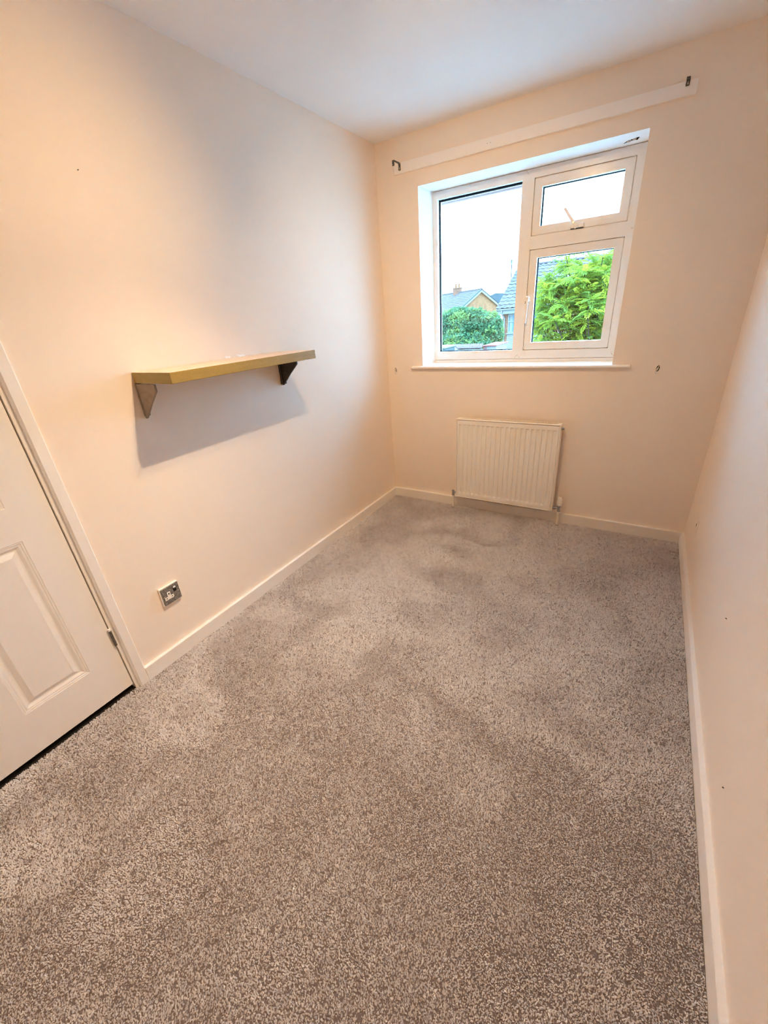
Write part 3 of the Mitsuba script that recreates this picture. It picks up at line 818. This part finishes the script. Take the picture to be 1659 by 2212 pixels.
obj('wall', cat(hull([fp_(s * (HW - .25), b, z) for s in (-1, 1) for b in (.18, RL) for z in (-RISE + .12, -6)]), hull([fp_(s * (HW - .25), b, -RISE + .1) for s in (-1, 1) for b in (.18, RL)] + [fp_(0, b, -.15) for b in (.18, RL)])), 'mat_brick_far', fh)
for s in (1, -1):
    obj('roof_slope', hull([fp_(s * HW, b, -RISE + o) for b in (0, RL) for o in (0, -.10)] + [fp_(0, b, o) for b in (0, RL) for o in (0, -.1)]), 'mat_tile_far', fh)
    obj('barge_board', hull([fp_(s * HW, b, -RISE + o) for b in (-.04, .0) for o in (-.02, -.24)] + [fp_(0, b, o) for b in (-.04, 0) for o in (-.02, -.26)]), 'mat_white_out', fh, 'white barge board')
    obj('verge', hull([fp_(s * (HW + .03), b, -RISE + o) for b in (-.06, .1) for o in (.06, -.02)] + [fp_(0, b, o) for b in (-.06, .1) for o in (.07, -.02)]), 'mat_lead', fh)
# courses of tiles on the near slope (too small to tell the tiles apart): small steps
st_, sf_ = [], []
ncr, ncol = 11, 27
for r in range(ncr):
    for c in range(ncol):
        a0, a1 = HW * (r + 1) / ncr, HW * r / ncr
        z0, z1 = -RISE * (r + 1) / ncr, -RISE * r / ncr
        b0, b1 = RL * c / ncol + .008, RL * (c + 1) / ncol - .008
        o = len(st_)
        for (a, z, dz) in ((a0, z0, .055), (a1, z1, .02), (a0, z0, .0)):
            for b, ez in ((b0, .0), ((b0 + b1) / 2, .02), (b1, .0)):
                st_.append(fp_(a, b, z + dz + ez * (dz > 0)))
        sf_ += [[o, o + 1, o + 4], [o, o + 4, o + 3], [o + 1, o + 2, o + 5], [o + 1, o + 5, o + 4], [o + 6, o + 7, o + 1], [o + 6, o + 1, o], [o + 7, o + 8, o + 2], [o + 7, o + 2, o + 1]]
obj('roof_tiles', (np.array(st_), np.array(sf_)), 'mat_tile_far', fh, kind='stuff')
obj('ridge', tube([fp_(0, -.05, .03), fp_(0, RL, .03)], .09, 8), 'mat_tile_far', fh)
cb = fp_(0, 5.0, 0)
ch = obj('chimney', cat(bx(cb[0] - .42, cb[0] + .42, cb[1] - .35, cb[1] + .35, cb[2] - .6, cb[2] + .50, .01), bx(cb[0] - .47, cb[0] + .47, cb[1] - .4, cb[1] + .4, cb[2] + .46, cb[2] + .56, .01)), 'mat_brick', fh)
for dx in (-.2, .2):
    obj('chimney_pot', lathe([(0, 0), (.12, 0), (.10, .34), (.12, .36), (.12, .40), (0, .40)], (cb[0] + dx, cb[1], cb[2] + .56), 12), 'mat_brick_far', ch)

# ---- a wooded hill far behind
nx_ = 160
hxs = np.linspace(-330, 80, nx_)
top = 7.6 + 5.0 * meshkit.fbm(np.stack([hxs * .02, 0 * hxs, 0 * hxs], -1), 3, 3) + 2.2 * meshkit.noise(np.stack([hxs * .16, 0 * hxs, 0 * hxs], -1), 9)
hv = np.concatenate([np.stack([hxs, 0 * hxs + 395, 0 * hxs + GZ], 1), np.stack([hxs, 0 * hxs + 402, top], 1), np.stack([hxs, 0 * hxs + 418, 0 * hxs + GZ], 1)])
hf = []
for i in range(nx_ - 1):
    for r in (0, nx_):
        hf += [[r + i, r + i + 1, r + nx_ + i + 1], [r + i, r + nx_ + i + 1, r + nx_ + i]]
struct('hills', trimesh.Trimesh(hv, hf, process=False), 'mat_hill', 'distant wooded hill between the two houses')

# ---- the big dark hedge of shrubs between the houses
rh = np.random.default_rng(77)
lumps = []
for (rx, rz, D, r) in ((-.455, -.045, 22, .75), (-.435, -.028, 22.2, .85), (-.41, -.022, 22.3, .95), (-.385, -.024, 22, .95), (-.36, -.026, 22.4, .9), (-.337, -.034, 22.2, .85), (-.328, -.022, 22.5, .62), (-.324, -.046, 22.6, .6),
                       (-.44, -.075, 21.6, .9), (-.40, -.075, 21.4, 1.0), (-.36, -.078, 21.5, 1.0), (-.333, -.082, 21.8, .75), (-.42, -.125, 21.6, 1.1), (-.36, -.125, 21.6, 1.1), (-.337, -.125, 21.8, .9)):
    lumps.append((at(rx, rz - .016, D), r))
cores, lv_, lf_, lc_ = [], [], [], []
for c, r in lumps:
    s_ = trimesh.creation.icosphere(subdivisions=2, radius=r * .86)
    s_.vertices *= (1 + .25 * (meshkit.fbm(s_.vertices * 2.2 + c, 3, 2) - .5))[:, None]
    s_.vertices += c
    cores.append(s_)
    n_ = int(3400 * r * r)
    dv = rh.normal(size=(n_, 3))
    dv /= np.linalg.norm(dv, axis=1, keepdims=True)
    bump = 1 + .35 * (meshkit.fbm(dv * 3.5 + c, 3, 4) - .45)
    pos = c + dv * (r * bump * rh.uniform(.86, 1.08, n_))[:, None]
    a1 = dv * .4 + rh.normal(size=(n_, 3)) * .7
    a1 /= np.linalg.norm(a1, axis=1, keepdims=True)
    a2 = np.cross(a1, rh.normal(size=(n_, 3)))
    a2 /= np.linalg.norm(a2, axis=1, keepdims=True)
    L = rh.uniform(.06, .15, n_)[:, None]
    o = sum(len(x) for x in lv_)
    q_ = np.stack([pos - a1 * L, pos + a2 * L * .5, pos + a1 * L, pos - a2 * L * .5], 1).reshape(-1, 3)
    lv_.append(q_)
    i_ = o + np.arange(n_)[:, None] * 4
    lf_.append(np.concatenate([i_ + np.array([[0, 1, 2]]), i_ + np.array([[0, 2, 3]])]))
hk = 'hedge'
labels[hk] = {'label': 'tall dark green hedge in front of the far house', 'category': 'hedge'}
LV, LF = np.vstack(lv_), np.vstack(lf_)
# the top sprays of new growth are lighter
topz = LV[:, 2].reshape(-1, 4).mean(1)
lite = (rh.random(len(topz)) < np.clip((meshkit.noise(LV.reshape(-1, 4, 3).mean(1) * 2.5, 3) - .42) * 3.0, 0.04, .9))
half = len(LF)
fq = (LF[:, 0] // 4)
for nm, msk in (('mat_hedge', ~lite), ('mat_hedge_light', lite)):
    f_ = LF[msk[fq]]
    obj('foliage' if nm == 'mat_hedge' else 'new_growth', (LV, f_) if False else trimesh.Trimesh(LV, f_, process=True), nm, hk, kind='stuff')
obj('inner_growth', cat(*cores), 'mat_hedge_inner', hk)

# ---- the sumac tree nearer to the window
tr = 'tree'
labels[tr] = {'label': 'bright green feathery leaved tree filling the lower right window pane', 'category': 'tree'}
rt = np.random.default_rng(19)


def leaf_mesh(seed):
    r = np.random.default_rng(seed)
    v, f = [], []
    n = 7
    L = 1.0

    def add(p, dirv, side, ln, w):
        o = len(v)
        nrm = np.array([0, 0, 1.0])
        lat = np.cross(nrm, dirv)
        lat /= np.linalg.norm(lat) + 1e-9
        mid_ = p + dirv * ln * .45
        v.extend([p, mid_ + lat * w + [0, 0, .02], p + dirv * ln + [0, 0, -.05], mid_ - lat * w + [0, 0, .02], mid_ + [0, 0, -.012]])
        f.extend([[o, o + 4, o + 1], [o + 1, o + 4, o + 2], [o + 2, o + 4, o + 3], [o + 3, o + 4, o]])
    for k in range(n):
        t = .16 + .78 * k / (n - 1)
        p = np.array([L * t, 0, -.30 * t * t])
        ln = .34 * (1 - .45 * abs(t - .45) / .55)
        for s in (-1, 1):
            a = math.radians(58 - 20 * t + r.normal(0, 5))
            add(p, np.array([math.cos(a), s * math.sin(a), -.22 + r.normal(0, .08)]), s, ln, .055)
    add(np.array([L * .94, 0, -.27]), np.array([1, 0, -.5]), 0, .26, .05)
    o = len(v)
    for k in range(5):
        t = k / 4 * .95
        v.extend([np.array([L * t, .008, -.30 * t * t]), np.array([L * t, -.008, -.30 * t * t])])
    for k in range(4):
        a = o + 2 * k
        f.extend([[a, a + 2, a + 3], [a, a + 3, a + 1]])
    return trimesh.Trimesh(v, f, process=False)


leaf_geo = [leaf_mesh(100 + i) for i in range(3)]
leaf_mats = ['mat_leaf_a', 'mat_leaf_b', 'mat_leaf_c']
leaf_ply = [[mikit.ply(g, m_) for m_ in leaf_mats] for g in leaf_geo]
TD = 11.0
root_ = np.array([.45, CAM[1] + TD + .1, GZ])
tips = []
for (rx, rz, n, sp, dd) in ((-.168, .058, 5, .022, 0), (-.185, .042, 7, .024, .0), (-.205, .025, 6, .018, .1), (-.150, .044, 7, .022, .2), (-.125, .046, 6, .020, 0), (-.098, .060, 6, .022, .2), (-.165, .020, 9, .03, -.3), (-.130, .015, 9, .03, -.4),
                        (-.100, .015, 8, .03, -.2), (-.205, -.002, 6, .018, .0), (-.175, -.015, 9, .028, -.4), (-.140, -.02, 9, .03, -.5), (-.105, -.02, 9, .03, -.4), (-.195, -.052, 7, .022, .1), (-.165, -.055, 8, .03, -.3), (-.13, -.06, 9, .03, -.4), (-.10, -.06, 8, .03, -.3),
                        (-.215, -.035, 4, .012, .1), (-.06, .03, 8, .04, .1), (-.06, -.03, 9, .04, 0), (-.02, .0, 9, .04, .2), (-.03, -.06, 8, .04, 0), (-.16, -.10, 8, .04, -.2), (-.09, -.10, 8, .05, -.2)):
    for _ in range(n):
        D = TD + dd + rt.normal(0, .28)
        tips.append(at(rx + rt.normal(0, sp * .6), rz + rt.normal(0, sp * .6), D))
tips = np.array(tips)
leaves = []
ctr = np.array([.2, CAM[1] + TD, .6])
for tpt in tips:
    outw = (tpt - ctr) / np.linalg.norm(tpt - ctr)
    n = int(rt.integers(8, 12))
    a0 = rt.uniform(0, 360)
    for k in range(n):
        az = a0 + k * 360 / n * 1.07 + rt.normal(0, 12)
        el = rt.uniform(-20, 50)
        size = rt.uniform(.24, .38)
        m_ = T().translate(tpt.tolist()).rotate([0, 0, 1], az).rotate([0, 1, 0], -el).rotate([1, 0, 0], rt.normal(0, 20)).scale(size)
        mid_ = np.array(m_.matrix)[:3, :3] @ np.array([.5, 0, -.08]) + tpt
        leaves.append((np.linalg.norm(mid_ - CAM), m_, int(rt.integers(0, 3)), int(rt.choice(3, p=[.45, .3, .25])), mid_))


def in_pane(p):
    rx_, rz_ = (p[0] - CAM[0]) / (p[1] - CAM[1]), (p[2] - CAM[2]) / (p[1] - CAM[1])
    return -.245 < rx_ < -.08 and -.075 < rz_ < .09


leaves.sort(key=lambda x: (not in_pane(x[4]), x[0]))
rest = [[], [], []]
for i, (dist, m_, g, c, mid_) in enumerate(leaves):
    if i < 298:
        scene[key(tr + '__leaf')] = {**leaf_ply[g][c], 'to_world': m_}
    else:
        gm_ = leaf_geo[g].copy()
        gm_.apply_transform(np.array(m_.matrix))
        rest[c].append(gm_)
for c in range(3):
    obj(['foliage', 'pale_foliage', 'dark_foliage'][c], cat(*rest[c]), leaf_mats[c], tr, kind='stuff')
fork = root_ + [0, 0, 2.2]
br = [tube([root_, root_ + [.03, .02, 1.2], fork], [.10, .085, .07], 10)]
for tpt in tips[::2]:
    midp = fork * .45 + tpt * .55 + rt.normal(0, .08, 3)
    br.append(tube([fork, midp, tpt], [.035, .018, .007], 6, caps=False))
obj('trunk', cat(*br), 'mat_bark', tr, 'trunk and branches')

# ---- outbuildings below the hedge
ob = 'outbuilding'
labels[ob] = {'label': 'low outbuilding with a pinkish grey corrugated roof below the hedge', 'category': 'outbuilding'}
a, b = at(-.403, -.0825, 15), at(-.342, -.0825, 15)
fa, fb = at(-.414, -.0725, 17.3), at(-.338, -.0725, 17.3)
cv, cf = [], []
ncg = 41
for i in range(ncg):
    t = i / (ncg - 1)
    wz = .022 * math.cos(i * math.pi)
    x_n, x_f = a[0] + (b[0] - a[0]) * t, fa[0] + (fb[0] - fa[0]) * t
    cv += [(x_n, a[1], a[2] + wz), (x_f, a[1] + 2.3, a[2] - .015 + wz)]
for i in range(ncg - 1):
    o = 2 * i
    cf += [[o, o + 2, o + 3], [o, o + 3, o + 1]]
obj('roof', trimesh.Trimesh(cv, cf, process=False), 'mat_corrugated', ob, 'corrugated roof sheet')
obj('wall', hull([(x, y, z) for x, y in ((a[0] + .03, a[1] + .03), (b[0] - .03, a[1] + .03), (fa[0] + .05, a[1] + 2.2), (fb[0] - .05, a[1] + 2.2)) for z in (GZ, a[2] - .06)]), 'mat_white_out', ob)
obj('fascia', bx(a[0] - .05, b[0] + .05, a[1] - .03, a[1], a[2] - .14, a[2] - .03, .004), 'mat_white_out', ob, 'white fascia')
p2 = 'outbuilding_001'
labels[p2] = {'label': 'small white shed with a red roof edge beside the brick house', 'category': 'outbuilding'}
a2_, b2_ = at(-.338, -.0765, 18), at(-.309, -.0755, 18)
obj('wall', bx(a2_[0], b2_[0], a2_[1] + .02, a2_[1] + 1.6, GZ, a2_[2] - .03, .004), 'mat_white_out', p2)
obj('roof', bx(a2_[0] - .04, b2_[0] + .04, a2_[1] - .03, a2_[1] + 1.7, a2_[2] - .045, a2_[2] - .005, .006), 'mat_red_paint', p2, 'red roof edge')
obj('corner_board', bx(a2_[0] - .02, a2_[0] + .03, a2_[1] - .01, a2_[1] + .02, GZ, a2_[2] - .045, .004), 'mat_red_paint', p2)
obj('window_board', bx(a2_[0] + .09, a2_[0] + .11, a2_[1] - .01, a2_[1] + .02, GZ, a2_[2] - .045, .002), 'mat_red_paint', p2)
p3 = 'outbuilding_002'
labels[p3] = {'label': 'pale green flat topped outbuilding at the lower left of the large pane', 'category': 'outbuilding'}
a3, b3 = at(-.52, -.0775, 14), at(-.4365, -.0775, 14)
obj('wall', bx(a3[0], b3[0], a3[1], a3[1] + .9, GZ, a3[2] - .05, .004), 'mat_pale_green', p3)
obj('coping', bx(a3[0] - .04, b3[0] + .04, a3[1] - .04, a3[1] + .95, a3[2] - .05, a3[2], .005), 'mat_white_out', p3)
